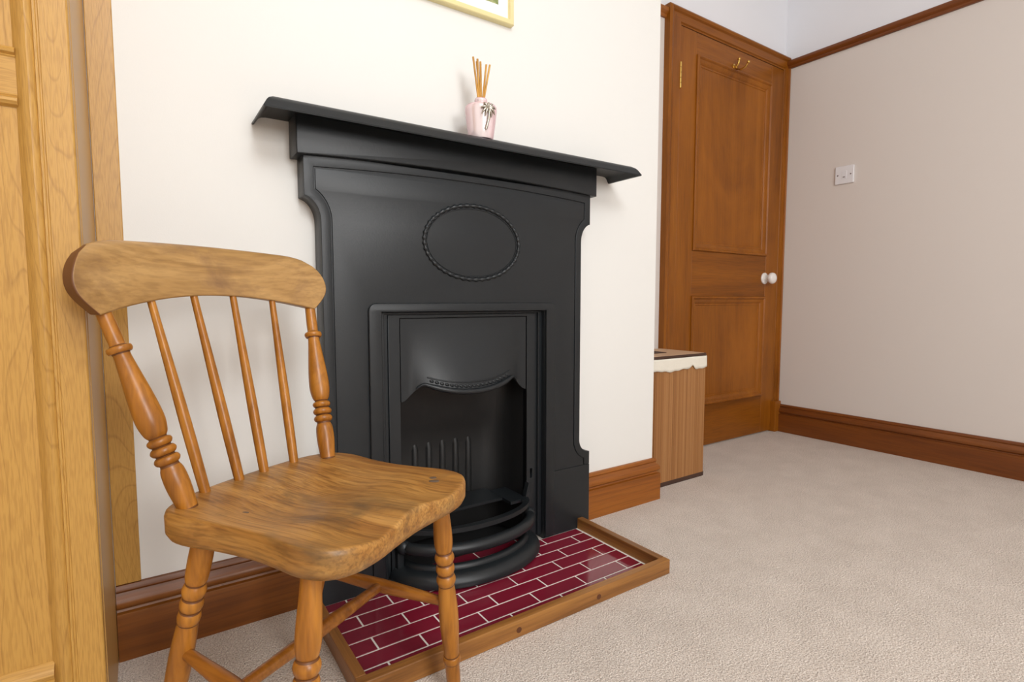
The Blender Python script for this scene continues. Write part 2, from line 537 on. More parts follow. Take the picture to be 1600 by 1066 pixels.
# ------------------------------------------------------------------ panelled door with its architrave
def architrave():
    o = thing('trim_3', 'brown moulded architrave around the panelled door', None, (2.42, YD, 0), kind='structure')
    xo0, xi0, xi1, xo1, zt, zi = 1.938, 2.022, 2.872, 2.904, 2.003, 1.942
    prof = lambda wd: [(0, YD), (0, YD - 0.030), (0.012 * wd, YD - 0.034), (0.026 * wd, YD - 0.030), (0.034 * wd, YD - 0.022), (0.044 * wd, YD - 0.022), (0.084 * wd, YD - 0.020), (0.090 * wd, YD - 0.014), (0.097 * wd, YD - 0.012), (0.097 * wd, YD)]
    def vert(xo, sgn, wd, z0, z1l):
        bm = bmesh.new()
        p = prof(wd)
        a = [bm.verts.new((xo + sgn * i, y, z0)) for i, y in p]
        b = [bm.verts.new((xo + sgn * i, y, zt - i * (zt - zi) / (0.097 * wd))) for i, y in p]
        k = len(p)
        for j in range(k): bm.faces.new((a[j], b[j], b[(j + 1) % k], a[(j + 1) % k]))
        bm.faces.new(a); bm.faces.new(b[::-1])
        return fixn(bm)
    obj('side_casing', vert(xo0, 1, 1.0, 0, 0), M['door_z'], o, smooth=30)
    obj('side_casing', vert(xo1, -1, (xo1 - xi1) / 0.097, 0, 0), M['door_z'], o, smooth=30)
    bm = bmesh.new()
    p = prof(0.63)
    a = [bm.verts.new((xo0 + i / 0.63, y, zt - i)) for i, y in p]
    b = [bm.verts.new((xo1 - i / 0.0611 * (xo1 - xi1), y, zt - i)) for i, y in p]
    k = len(p)
    for j in range(k): bm.faces.new((a[j], b[j], b[(j + 1) % k], a[(j + 1) % k]))
    bm.faces.new(a); bm.faces.new(b[::-1])
    obj('head_casing', fixn(bm), M['door_x'], o, smooth=30)
    for x0, x1 in ((1.931, 2.026), (2.850, 2.904)):
        obj('plinth_block', box(x0, x1, YD - 0.044, YD, 0, 0.168), M['door_z'], o, bevel=(0.003, 2))
architrave()
def panel_door():
    d = thing('door_1', 'brown varnished two panel door with white china knob', None, (2.445, YD, 0), kind='structure')
    yf, yb = YD - 0.014, YD - 0.001
    x0, x1, xs0, xs1 = 2.030, 2.868, 2.145, 2.757
    rails = ((0.006, 0.209), (0.742, 0.955), (1.842, 1.937))
    for a, b in ((x0, xs0), (xs1, x1)):
        obj('stile', box(a, b, yf, yb, 0.006, 1.937), M['door_z'], d, bevel=(0.0012, 1))
    for a, b in rails:
        obj('rail', box(xs0 + 0.0005, xs1 - 0.0005, yf + 0.0006, yb, a, b), M['door_x'], d, bevel=(0.0012, 1))
    for za, zb in ((0.209, 0.742), (0.955, 1.842)):
        obj('panel', box(xs0, xs1, yf + 0.0105, yb, za, zb), M['door_z'], d)
        mp = [(0, yf + 0.0115), (0, yf - 0.005), (0.003, yf - 0.009), (0.009, yf - 0.010), (0.013, yf - 0.007), (0.015, yf - 0.003), (0.022, yf - 0.002), (0.034, yf + 0.005), (0.036, yf + 0.008), (0.044, yf + 0.008), (0.046, yf + 0.0115)]
        obj('panel_moulding', loop_frame(xs0, xs1, za, zb, mp), M['door_z'], d, smooth=30)
    hb = bmesh.new()
    box_into(hb, 2.020, 2.030, yf - 0.006, yf + 0.003, 1.665, 1.778)
    hinge = obj('hinge', hb, M['brass'], d, label='brass butt hinge')
    for k in range(5):
        z = 1.665 + k * 0.0226
        obj('knuckle', lathe([(0, 0.0055), (1, 0.0055)], (2.026, yf - 0.006, z + 0.001), (2.026, yf - 0.006, z + 0.0216), 10), M['brass'], hinge, smooth=40)
    kx, kz = 2.747, 0.838
    kn = obj('door_knob', lathe(smooth_profile([(0, 0.011), (0.2, 0.011), (0.32, 0.016), (0.45, 0.026), (0.62, 0.030), (0.82, 0.026), (0.95, 0.013), (1, 0.001)]), (kx, yf - 0.008, kz), (kx, yf - 0.066, kz), 28), M['china'], d, smooth=60, label='round white china door knob')
    obj('rose', lathe(smooth_profile([(0, 0.030), (0.4, 0.030), (0.8, 0.022), (1, 0.010)]), (kx, yf, kz), (kx, yf - 0.014, kz), 28), M['china'], kn, smooth=60)
    hx, hz = 2.425, 1.852
    hk = obj('coat_hook', lathe([(0, 0.013), (0.6, 0.013), (1, 0.008)], (hx, yf, hz), (hx, yf - 0.006, hz), 16), M['brass'], d, smooth=40, label='brass coat hook')
    up_ = [(hx, yf - 0.004, hz - 0.004), (hx, yf - 0.02, hz - 0.001), (hx, yf - 0.027, hz + 0.012), (hx, yf - 0.028, hz + 0.026)]
    lo_ = [(hx, yf - 0.004, hz + 0.004), (hx, yf - 0.018, hz - 0.016), (hx, yf - 0.038, hz - 0.026), (hx, yf - 0.062, hz - 0.022), (hx, yf - 0.078, hz - 0.004)]
    for pts in (up_, lo_):
        obj('prong', tube(pts, lambda t: 0.0055 - 0.001 * t, 10), M['brass'], hk, smooth=60)
        bm = bmesh.new()
        bmesh.ops.create_uvsphere(bm, u_segments=12, v_segments=8, radius=0.0075, matrix=Matrix.Translation(pts[-1]))
        obj('hook_tip', bm, M['brass'], hk, smooth=60)
panel_door()

# ------------------------------------------------------------------ fitted oak wardrobe on the left
def wardrobe():
    w_ = thing('fitted_wardrobe', 'golden oak fitted wardrobe with panelled door left of the wooden chair', 'wardrobe', (-0.6, 1.1, 0))
    yf = 1.000
    xr = -0.067
    zt = 2.25
    obj('side_panel', box(xr - 0.018, xr + 0.001, yf + 0.0215, YD - 0.005, 0, zt), M['laminate'], w_, bevel=(0.001, 1))
    obj('top_panel', box(-1.25, xr, yf + 0.022, YD - 0.005, zt, zt + 0.02), M['laminate'], w_)
    obj('back_panel', box(-1.25, xr - 0.02, YD - 0.02, YD - 0.006, 0.01, zt), M['laminate'], w_)
    obj('plinth', box(-1.232, xr - 0.02, yf + 0.03, yf + 0.05, 0, 0.075), M['oak_x'], w_)
    obj('side_panel', box(-1.25, -1.232, yf + 0.0215, YD - 0.005, 0, zt), M['laminate'], w_)
    obj('filler_strip', box(xr + 0.002, -0.0225, YC - 0.006, YC, 0.151, zt), M['oak_z'], w_, bevel=(0.0015, 2))
    # moulded stile section: x measured inward from the outer edge, y back from the door face
    sect = [(0, 0.020), (0, 0.0025), (0.001, 0.0008), (0.0025, 0), (0.0322, 0), (0.0332, 0.0014), (0.0348, 0.0014), (0.0358, 0.0002), (0.0385, 0.0002), (0.0395, 0.0030), (0.0420, 0.0008), (0.0470, -0.0004), (0.0515, 0.0010), (0.0555, 0.0048), (0.0590, 0.0095), (0.0615, 0.0118), (0.0622, 0.0130), (0.0622, 0.020)]
    for n_, xo in enumerate((xr, xr - 0.585)):
        xi = xo - 0.58
        dr = obj('door', box(xi + 0.055, xo - 0.055, yf + 0.0135, yf + 0.0195, 0.085, zt - 0.03), M['oak_z'], w_)
        for e, sg in ((xo, -1), (xi, 1)):
            obj('stile', sweep3(lambda z: [(e + sg * a, yf + b, z) for a, b in sect], (0.078, zt - 0.005)), M['oak_z'], dr, smooth=28)
        xa, xb = xi + 0.0600, xo - 0.0600
        rs = [(0.0, 0.020), (0, 0)] + [(0.050 + a, b) for a, b in sect[4:]]
        obj('rail', sweep3(lambda x: [(x, yf + b, 0.078 + a) for a, b in rs], (xa, xb)), M['oak_x'], dr, smooth=28)
        obj('rail', sweep3(lambda x: [(x, yf + b, zt - 0.005 - a) for a, b in rs], (xa, xb)), M['oak_x'], dr, smooth=28)
        mid = [(0.983, 0.018), (0.983, 0.0125), (0.986, 0.007), (0.990, 0.0045), (0.994, 0.0055), (0.996, 0.0095), (0.998, 0.0085), (1.000, 0.0100), (1.048, 0.0100), (1.050, 0.0085), (1.052, 0.0095), (1.054, 0.0055), (1.057, 0.0045), (1.060, 0.007), (1.063, 0.0125), (1.063, 0.018)]
        obj('rail', sweep3(lambda x: [(x, yf + b, z) for z, b in mid], (xa, xb)), M['oak_x'], dr, smooth=28)
wardrobe()

# ------------------------------------------------------------------ tiled hearth
def hearth():
    h = thing('hearth', 'low hearth of maroon brick shaped tiles with brown wooden edging', 'hearth', (0.71, 1.1, 0))
    xl, xr, yfr, ybk = 0.292, 1.127, 0.912, 1.2585
    t, zt = 0.021, 0.0385
    obj('front_edging', box(xl, xr, yfr, yfr + t, 0, zt), M['hearth_wood'], h, bevel=(0.002, 2))
    obj('side_edging', box(xl, xl + t, yfr + t, ybk, 0, zt), M['hearth_wood_y'], h, bevel=(0.002, 2))
    obj('side_edging', box(xr - t, xr, yfr + t, ybk, 0, zt), M['hearth_wood_y'], h, bevel=(0.002, 2))
    bm = box(xl + t, xr - t, yfr + t, 1.2585, 0.0005, 0.0052)
    box_into(bm, FX - 0.232, FX + 0.232, 1.2585, 1.30, 0.0005, 0.0052)
    obj('grout_bed', bm, M['grout'], h)
    ys = [0.942, 0.988, 1.035, 1.082, 1.130, 1.177, 1.223, 1.2585]
    ja, jb, L, g = 1.049, 0.960, 0.1462, 0.0020
    first = None
    def tile(x0, x1, y0, y1):
        bm = bmesh.new()
        z0, z1 = 0.001, 0.0060 + random.uniform(0, 0.0004)
        b = 0.0005
        lo = [bm.verts.new(p) for p in ((x0, y0, z0), (x1, y0, z0), (x1, y1, z0), (x0, y1, z0))]
        md = [bm.verts.new(p) for p in ((x0, y0, z1 - b), (x1, y0, z1 - b), (x1, y1, z1 - b), (x0, y1, z1 - b))]
        tp = [bm.verts.new(p) for p in ((x0 + b, y0 + b, z1), (x1 - b, y0 + b, z1), (x1 - b, y1 - b, z1), (x0 + b, y1 - b, z1))]
        for A, B in ((lo, md), (md, tp)):
            for k in range(4): bm.faces.new((A[k], A[(k + 1) % 4], B[(k + 1) % 4], B[k]))
        bm.faces.new(tp)
        obj('tile', bm, M['tile'], h)
    for r in range(len(ys) - 1):
        rowA = r % 2 == 1
        edges = [0.3205] + sorted(x for x in [(ja if rowA else jb) - L * k for k in range(-1, 7)] if 0.33 < x < 1.092) + [1.1005]
        for a, b in zip(edges, edges[1:]):
            tile(a + g, b - g, ys[r] + g, ys[r + 1] - g)
    edges = [FX - 0.228] + [x for x in (0.605, 0.75, 0.895)] + [FX + 0.228]
    for a, b in zip(edges, edges[1:]): tile(a + g, b - g, 1.258 + g, 1.30)
    for px in (0.640, 0.872):
        obj('screw_plug', lathe([(0, 0.0065), (1, 0.0065)], (px, yfr + 0.001, 0.017), (px, yfr - 0.0006, 0.017), 14), M['plug'], h, smooth=40)
hearth()

# ------------------------------------------------------------------ cast iron fireplace
def fire_outline(i=0.0, ztop=1.04, zbot=0.0, arch=0.0):
    R = []
    hf, hw, hs = 0.428, 0.386, 0.421
    R.append((hf - i, zbot))
    rx, rz = (hf - hw) + i, 0.042 + i
    cx, cz = hf, 0.287
    a0 = math.acos(min(1, i / rx))
    n = 9
    for k in range(n + 1):
        a = a0 + (0 - a0) * k / n if False else None
    # lower cove: from the foot ledge up to the waist
    amax = PI / 2 - math.asin(min(1, i / rx))
    for k in range(n + 1):
        a = amax * (1 - k / n)
        R.append((cx - rx * math.cos(a), cz - rz * math.sin(a)))
    rx2, rz2 = (hf - hw) + i, 0.055 + i
    cz2 = 0.898
    amax2 = math.acos(min(1, (hf - hs + i) / rx2))
    for k in range(n + 1):
        a = amax2 * k / n
        R.append((cx - rx2 * math.cos(a), cz2 + rz2 * math.sin(a)))
    R.append((hs - i, ztop))
    top = []
    if arch:
        for k in range(1, 16):
            u = 1 - 2 * k / 16
            top.append(((hs - i) * u, ztop + arch * (1 - u * u)))
    Lh = [(-x, z) for x, z in R[::-1]]
    return [(FX + x, z) for x, z in R + top + Lh]
def fireplace():
    f = thing('fireplace', 'black cast iron fireplace with mantel shelf against the cream wall', 'fireplace', (FX, YC, 0))
    I, II = M['iron'], M['iron_in']
    y0 = 1.263                                              # face of the recessed field
    ho, zo = 0.250, 0.692                                   # opening half width, top
    out = fire_outline()
    body = out[:1] + out[1:-1] + out[-1:]
    loop = out + [(FX - ho, 0.0), (FX - ho, zo), (FX + ho, zo), (FX + ho, 0.0)]
    obj('surround_plate', plate([loop], y0, YC, 0.0), I, f, bevel=(0.0015, 2))
    ins = fire_outline(0.022, 1.016, 0.205, 0.013)
    outb = fire_outline(0.0, 1.045, 0.205)
    obj('border', plate([outb[:] + ins[::-1]], y0 - 0.0035, y0 + 0.001, 0.0012), I, f, smooth=40)
    fld = fire_outline(0.0252, 1.0125, 0.205, 0.013)
    obj('field_plate', plate([fld + [(FX - 0.276, 0.205), (FX - 0.276, 0.707), (FX + 0.276, 0.707), (FX + 0.276, 0.205)]], y0 - 0.003, y0 + 0.001, 0.0008), I, f, smooth=40)
    for sg in (-1, 1):
        xa, xb = sorted((FX + sg * 0.270, FX + sg * 0.428))
        obj('plinth_block', box(xa, xb, y0 - 0.0042, y0 + 0.001, 0.0, 0.2045), I, f, bevel=(0.0012, 2))
    # frieze under the shelf with a gently arched lower edge
    fr = [(0.437, 1.037)] + [(0.437 - 0.874 * k / 20, 1.037 + 0.013 * (1 - (1 - k / 10) ** 2)) for k in range(1, 20)] + [(-0.437, 1.037), (-0.437, 1.121), (0.437, 1.121)]
    obj('frieze', plate([[(FX + x, z) for x, z in fr]], 1.248, YC, 0.003), I, f, smooth=40)
    # mantel shelf: section swept round front and both ends
    xa, xb, yfr = 0.2365, 1.2575, 1.197
    sec = [(-0.008, 1.1310), (0.000, 1.1290), (0.004, 1.1265), (0.010, 1.1225), (0.0145, 1.1170), (0.0225, 1.1030), (0.0215, 1.1000), (0.0175, 1.1015), (0.009, 1.1145), (0.003, 1.1185), (-0.006, 1.1200)]
    bm = bmesh.new()
    rows = []
    for sx, cx, end in ((-1, xa, 1), (-1, xa, 0), (1, xb, 0), (1, xb, 1)):
        rows.append([bm.verts.new((cx + sx * o_, YC if end else yfr - o_, z)) for o_, z in sec])
    k = len(sec)
    for a, b in zip(rows, rows[1:]):
        for j in range(k - 1): bm.faces.new((a[j], b[j], b[j + 1], a[j + 1]))
    bm.faces.new([r[0] for r in rows])
    bm.faces.new([r[-1] for r in rows][::-1])
    for r in (rows[0], rows[-1]): bm.faces.new(r)
    obj('mantel_shelf', fixn(bm), I, f, smooth=35)
    # oval roped medallion
    cxo, czo, ra, rb = 0.7365, 0.8725, 0.144, 0.0965
    pts = [(cxo + ra * math.cos(a), y0 - 0.0035, czo + rb * math.sin(a)) for a in [2 * PI * q / 180 for q in range(180)]]
    med = obj('medallion', tube(pts, lambda t: 0.0050 + 0.0016 * math.sin(2 * PI * t * 45), 10, closed=True), I, f, smooth=60)
    pts = [(cxo + ra * 0.945 * math.cos(a), y0 - 0.0032, czo + rb * 0.92 * math.sin(a)) for a in [2 * PI * q / 96 for q in range(96)]]
    obj('inner_bead', tube(pts, 0.0016, 6, closed=True), I, med, smooth=60)
    # raised frame round the opening
    def uframe(ho_, zo_, hi_, zi_, r, ya, yb, bev):
        o_ = [(ho_, 0.012)] + [(ho_ - r + r * math.cos(a), zo_ - r + r * math.sin(a)) for a in [PI / 2 * q / 6 for q in range(7)]]
        o_ = o_ + [(-x, z) for x, z in o_[::-1]]
        i_ = [(-hi_, 0.012), (-hi_, zi_), (hi_, zi_), (hi_, 0.012)]
        return plate([[(FX + x, z) for x, z in o_ + i_]], ya, yb, bev)
    obj('opening_frame', uframe(0.283, 0.714, ho, zo, 0.020, y0 - 0.010, y0 + 0.001, 0.003), I, f, smooth=40)
    # insert: stepped jambs, then the plate that carries hood and grate
    obj('insert_step', uframe(ho - 0.0005, zo - 0.0005, 0.236, 0.686, 0.002, 1.2755, 1.32, 0.002), I, f, smooth=40)
    obj('insert_step', uframe(0.2355, 0.6858, 0.2265, 0.684, 0.001, 1.2835, 1.32, 0.0), I, f, smooth=40)
    ip = [(0.226, 0.012), (0.226, 0.6835), (-0.226, 0.6835), (-0.226, 0.012), (-0.196, 0.012), (-0.196, 0.676), (0.196, 0.676), (0.196, 0.012)]
    slot = [(0.209, 0.193), (0.217, 0.193), (0.217, 0.222), (0.209, 0.222)]
    obj('insert_plate', plate([[(FX + x, z) for x, z in ip], [(FX + x, z) for x, z in slot]], 1.2775, 1.30, 0.001), I, f)
    # hood: domed plate with a scalloped lower edge
    def zb(u):
        s = abs(u)
        if s > 0.70:
            q = (s - 0.70) / 0.30
            return 0.503 - 0.040 * (q * q * (3 - 2 * q))
        q = s / 0.70
        return 0.477 + 0.026 * q * q
    def yh(u, z):
        b = max(0.0, 1 - (abs(u) / 0.86) ** 2.4)
        t = max(0.0, min(1, (0.674 - z) / 0.19))
        return 1.2795 - 0.038 * b * t ** 1.5
    hw, nu, nv = 0.1935, 48, 18
    bm = bmesh.new()
    fr_, bk_ = [], []
    for j in range(nv + 1):
        fr_.append([]); bk_.append([])
        for i in range(nu + 1):
            u = -1 + 2 * i / nu
            z = 0.674 + (zb(u) - 0.674) * j / nv
            fr_[j].append(bm.verts.new((FX + hw * u, yh(u, z), z)))
            bk_[j].append(bm.verts.new((FX + hw * u, yh(u, z) + 0.008, z)))
    for j in range(nv):
        for i in range(nu):
            bm.faces.new((fr_[j][i], fr_[j + 1][i], fr_[j + 1][i + 1], fr_[j][i + 1]))
            bm.faces.new((bk_[j][i], bk_[j][i + 1], bk_[j + 1][i + 1], bk_[j + 1][i]))
    for i in range(nu):
        bm.faces.new((fr_[nv][i], bk_[nv][i], bk_[nv][i + 1], fr_[nv][i + 1]))
        bm.faces.new((fr_[0][i], fr_[0][i + 1], bk_[0][i + 1], bk_[0][i]))
    for j in range(nv):
        bm.faces.new((fr_[j][0], bk_[j][0], bk_[j + 1][0], fr_[j + 1][0]))
        bm.faces.new((fr_[j][nu], fr_[j + 1][nu], bk_[j + 1][nu], bk_[j][nu]))
    hood = obj('hood', fixn(bm), I, f, smooth=50)
    us = [-0.80 + 1.60 * k / 60 for k in range(61)]
    obj('hood_lip', tube([(FX + hw * u, yh(u, zb(u)) - 0.003, zb(u) + 0.003) for u in us], lambda t: 0.0078 * min(1, 0.35 + 4 * min(t, 1 - t)), 10), I, hood, smooth=60)
    us = [-0.66 + 1.32 * k / 50 for k in range(51)]
    obj('hood_band', tube([(FX + hw * u, yh(u, zb(u) + 0.026) - 0.0005, zb(u) + 0.0275 - 0.006 * abs(u)) for u in us], 0.0020, 8), I, hood, smooth=60)
    for k in range(19):
        u = -0.60 + 1.20 * k / 18
        bm = bmesh.new()
        bmesh.ops.create_uvsphere(bm, u_segments=8, v_segments=6, radius=1.0, matrix=Matrix.Translation((FX + hw * u, yh(u, zb(u) + 0.016) - 0.0002, zb(u) + 0.0165)) @ Matrix.Rotation(0.5, 4, 'Y') @ Matrix.Diagonal((0.0068, 0.0026, 0.0042, 1)))
        obj('hood_leaf', bm, I, hood, smooth=60)
    # fireback: curved shell with ribs, sloping forward at the top
    def shell(u):                       # u -1..1 round the plan
        a = PI * (u + 1) / 2
        e = 0.42
        cx, sy = -math.cos(a), math.sin(a)
        x = 0.194 * math.copysign(abs(cx) ** e, cx)
        y = 0.150 * abs(sy) ** e
        return x, y
    ns, nz = 48, 14
    bm = bmesh.new()
    rows = []
    for j in range(nz + 1):
        z = 0.012 + 0.67 * j / nz
        k_ = 1.0 if z < 0.30 else max(0.35, 1.0 - (z - 0.30) * 1.7)
        rows.append([bm.verts.new((FX + shell(-1 + 2 * i / ns)[0], 1.293 + shell(-1 + 2 * i / ns)[1] * k_, z)) for i in range(ns + 1)])
    for a, b in zip(rows, rows[1:]):
        for i in range(ns): bm.faces.new((a[i], a[i + 1], b[i + 1], b[i]))
    fb = obj('fireback', bm, II, f, smooth=60)
    obj('firebox_floor', box(FX - 0.20, FX + 0.20, 1.3005, 1.46, 0.001, 0.008), II, f)
    for k in range(5):
        x = FX - 0.086 + 0.0445 * k
        yb_ = 1.293 + 0.1555
        pts = [(x, yb_, 0.12), (x, yb_ - 0.002, 0.20), (x, yb_ - 0.002, 0.285), (x, yb_ + 0.004, 0.305)]
        obj('rib', tube(pts, lambda t: 0.0130 - 0.003 * t, 16), II, fb, smooth=60)
    # grate: crescent top plate with an opening, round middle bar, bottom fender
    c0 = 1.275
    def arc(a_, b_, th, z): return (FX - 0.008 + a_ * math.cos(th), c0 - b_ * math.sin(th), z)
    th = [PI * q / 40 for q in range(41)]
    outer = [(0.198 * math.cos(t), -0.105 * math.sin(t)) for t in th]
    inner = [(0.174 * math.cos(t), -0.010 - 0.070 * math.sin(t)) for t in th]
    bm = bmesh.new()
    ring_o = outer + [(-0.196, 0.075), (0.196, 0.075)]
    loops = []
    zt0, zt1 = 0.146, 0.134
    def lp(pts, z): return [bm.verts.new((FX - 0.008 + x, c0 + y, z)) for x, y in pts]
    hole_back = [(-0.150, 0.030), (0.150, 0.030)]
    o_t, o_b = lp(outer, zt0), lp(outer, zt1)
    i_t, i_b = lp(inner, zt0 - 0.003), lp(inner, zt1)
    for k in range(40):
        bm.faces.new((o_t[k], o_t[k + 1], i_t[k + 1], i_t[k]))
        bm.faces.new((o_b[k], i_b[k], i_b[k + 1], o_b[k + 1]))
        bm.faces.new((o_t[k], o_b[k], o_b[k + 1], o_t[k + 1]))
        bm.faces.new((i_t[k], i_t[k + 1], i_b[k + 1], i_b[k]))
    fixn(bm)
    box_into(bm, FX - 0.200, FX - 0.145, c0 - 0.014, c0 + 0.10, zt1, zt0 - 0.003)
    box_into(bm, FX + 0.128, FX + 0.186, c0 - 0.014, c0 + 0.10, zt1, zt0 - 0.003)
    box_into(bm, FX - 0.150, FX + 0.130, c0 + 0.030, c0 + 0.13, zt1 + 0.001, zt0 - 0.0035)
    gr = obj('grate_rim', bm, I, f, smooth=40)
    obj('fire_bar', tube([arc(0.197, 0.118, t, 0.098) for t in th], 0.0155, 14), I, gr, smooth=60)
    for sg in (-1, 1):
        xx = FX - 0.008 + sg * 0.200
        obj('grate_lug', plate([[(xx - 0.009, 0.030), (xx + 0.009, 0.030), (xx + 0.009, 0.150), (xx + 0.004, 0.165), (xx + 0.0015 * sg, 0.186), (xx - 0.004, 0.165), (xx - 0.009, 0.150)]], 1.262, 1.282, 0.002), I, gr, smooth=40)
        bm = bmesh.new()
        bmesh.ops.create_uvsphere(bm, u_segments=14, v_segments=10, radius=0.0185, matrix=Matrix.Translation((xx - sg * 0.004, 1.254, 0.098)))
        obj('collar', bm, I, gr, smooth=60)
    fp = [(0, 0.0125), (0.001, 0.022), (-0.004, 0.032), (-0.013, 0.040), (-0.025, 0.0435), (-0.033, 0.0445), (-0.034, 0.050), (-0.038, 0.0555), (-0.045, 0.057), (-0.051, 0.054), (-0.053, 0.047), (-0.053, 0.0125)]
    obj('ash_fender', sweep3(lambda t: [arc(0.224 + o_, 0.152 + o_, t, z) for o_, z in fp], th), I, f, smooth=45)
fireplace()

# ------------------------------------------------------------------ spindle back chair
def chair():
    zs = 0.425
    c = thing('spindle_back_chair', 'worn honey brown wooden spindle back chair standing before the black fireplace', 'chair', (0.2308, 0.8376, 0), -1.0386)
    T = M['chair_turn']
    # seat -----------------------------------------------------------
    ctrl = [(-0.190, 0.0), (-0.187, 0.07), (-0.176, 0.128), (-0.150, 0.163), (-0.11, 0.172), (-0.05, 0.164), (0.01, 0.160), (0.06, 0.163), (0.105, 0.168), (0.142, 0.160), (0.163, 0.132), (0.168, 0.09), (0.164, 0.045), (0.161, 0.0)]
    full = ctrl + [(d, -l) for d, l in ctrl[-2:0:-1]]
    nseg = 4
    outl = []
    m_ = len(full)
    for i in range(m_):
        for k in range(nseg):
            u = k / nseg
            p = [full[(i + q) % m_] for q in (-1, 0, 1, 2)]
            outl.append(tuple(0.5 * (2 * p[1][c_] + (p[2][c_] - p[0][c_]) * u + (2 * p[0][c_] - 5 * p[1][c_] + 4 * p[2][c_] - p[3][c_]) * u * u + (3 * p[1][c_] - p[0][c_] - 3 * p[2][c_] + p[3][c_]) * u ** 3) for c_ in (0, 1)))
    def top(d, l, k):
        g = lambda a, b, s, t: math.exp(-((d - a) / s) ** 2 - ((l - b) / t) ** 2)
        z = zs + 0.003
        z -= 0.015 * (g(-0.02, 0.065, 0.085, 0.065) + g(-0.02, -0.065, 0.085, 0.065))
        z -= 0.013 * (g(0.14, 0.080, 0.06, 0.05) + g(0.14, -0.080, 0.06, 0.05))
        z -= 0.004 * g(-0.02, 0, 0.10, 0.05)
        return z
    bm = bmesh.new()
    fr = [0.0, 0.12, 0.25, 0.38, 0.5, 0.62, 0.73, 0.82, 0.89, 0.94, 0.975]
    rings = []
    cen = bm.verts.new((0, 0, top(0, 0, 0)))
    for k in fr[1:]:
        rings.append([bm.verts.new((d * k, l * k, top(d * k, l * k, k))) for d, l in outl])
    rings.append([bm.verts.new((d * 0.992, l * 0.992, top(d, l, 1) - 0.0025)) for d, l in outl])
    rings.append([bm.verts.new((d, l, top(d, l, 1) - 0.008)) for d, l in outl])
    rings.append([bm.verts.new((d * 0.998, l * 0.998, zs - 0.028)) for d, l in outl])
    rings.append([bm.verts.new((d * 0.975, l * 0.975, zs - 0.037)) for d, l in outl])
    rings.append([bm.verts.new((d * 0.93, l * 0.93, zs - 0.040)) for d, l in outl])
    n = len(outl)
    for k in range(n): bm.faces.new((cen, rings[0][k], rings[0][(k + 1) % n]))
    for a, b in zip(rings, rings[1:]):
        for k in range(n): bm.faces.new((a[k], b[k], b[(k + 1) % n], a[(k + 1) % n]))
    bm.faces.new(rings[-1])
    seat = obj('seat', fixn(bm), M['chair_seat'], c, local=True, smooth=70)
    for (d, l, r1, r2) in ((0.112, 0.120, 0.010, 0.006), (0.104, 0.128, 0.007, 0.005), (-0.06, -0.105, 0.006, 0.003)):
        bm = bmesh.new()
        bmesh.ops.create_uvsphere(bm, u_segments=14, v_segments=8, radius=1.0, matrix=Matrix.Translation((d, l, top(d, l, 1) - 0.0006)) @ Matrix.Rotation(0.5, 4, 'Z') @ Matrix.Diagonal((r1, r2, 0.0014, 1)))
        obj('knot', bm, M['knot'], seat, local=True, smooth=60, label='dark knot')
    # crest rail --------------------------------------------------------
    def crest_d(l, z): return -0.2535 + 0.82 * l * l - 0.22 * (z - 0.715)
    def zbot(l): return 0.7285 - 0.72 * l * l
    def ztop(l):
        s = abs(l)
        return 0.8125 - 0.22 * s * s - (max(0, s - 0.150) / 0.06) ** 2 * 0.013
    def lend(t): return 0.193 + 0.023 * math.sin(PI * min(1, t * 1.05)) ** 0.8 if t < 0.95 else 0.193 + 0.023 * 0.08
    nu, nv = 44, 18
    bm = bmesh.new()
    def crest_pt(i, j, side):
        t = j / nv
        s = -1 + 2 * i / nu
        le = 0.1935 + 0.031 * math.sin(PI * 0.5 * min(1, t / 0.62)) ** 1.0 - (0.034 * (1 - math.sqrt(max(0, 1 - ((t - 0.62) / 0.38) ** 2))) if t > 0.62 else 0)
        l = s * le - 0.0055
        z = zbot(l) + (ztop(l) - zbot(l)) * t
        th = 0.0125 if t < 0.78 else 0.0125 * math.sqrt(max(0.10, 1 - ((t - 0.78) / 0.22) ** 2 * 0.9))
        return (crest_d(l, z) + side * th, l, z)
    F_ = [[bm.verts.new(crest_pt(i, j, 1)) for i in range(nu + 1)] for j in range(nv + 1)]
    B_ = [[bm.verts.new(crest_pt(i, j, -1)) for i in range(nu + 1)] for j in range(nv + 1)]
    for j in range(nv):
        for i in range(nu):
            bm.faces.new((F_[j][i], F_[j][i + 1], F_[j + 1][i + 1], F_[j + 1][i]))
            bm.faces.new((B_[j][i], B_[j + 1][i], B_[j + 1][i + 1], B_[j][i + 1]))
        bm.faces.new((F_[j][0], F_[j + 1][0], B_[j + 1][0], B_[j][0])).material_index = 1
        bm.faces.new((F_[j][nu], B_[j][nu], B_[j + 1][nu], F_[j + 1][nu])).material_index = 1
    for i in range(nu):
        bm.faces.new((F_[0][i], B_[0][i], B_[0][i + 1], F_[0][i + 1]))
        bm.faces.new((F_[nv][i], F_[nv][i + 1], B_[nv][i + 1], B_[nv][i]))
    cr = obj('crest_rail', fixn(bm), M['chair_crest'], c, local=True, smooth=40, bevel=(0.003, 3))
    cr.data.materials.append(M['end_grain'])
    def grooved(o): o.data.materials.append(M['groove'])
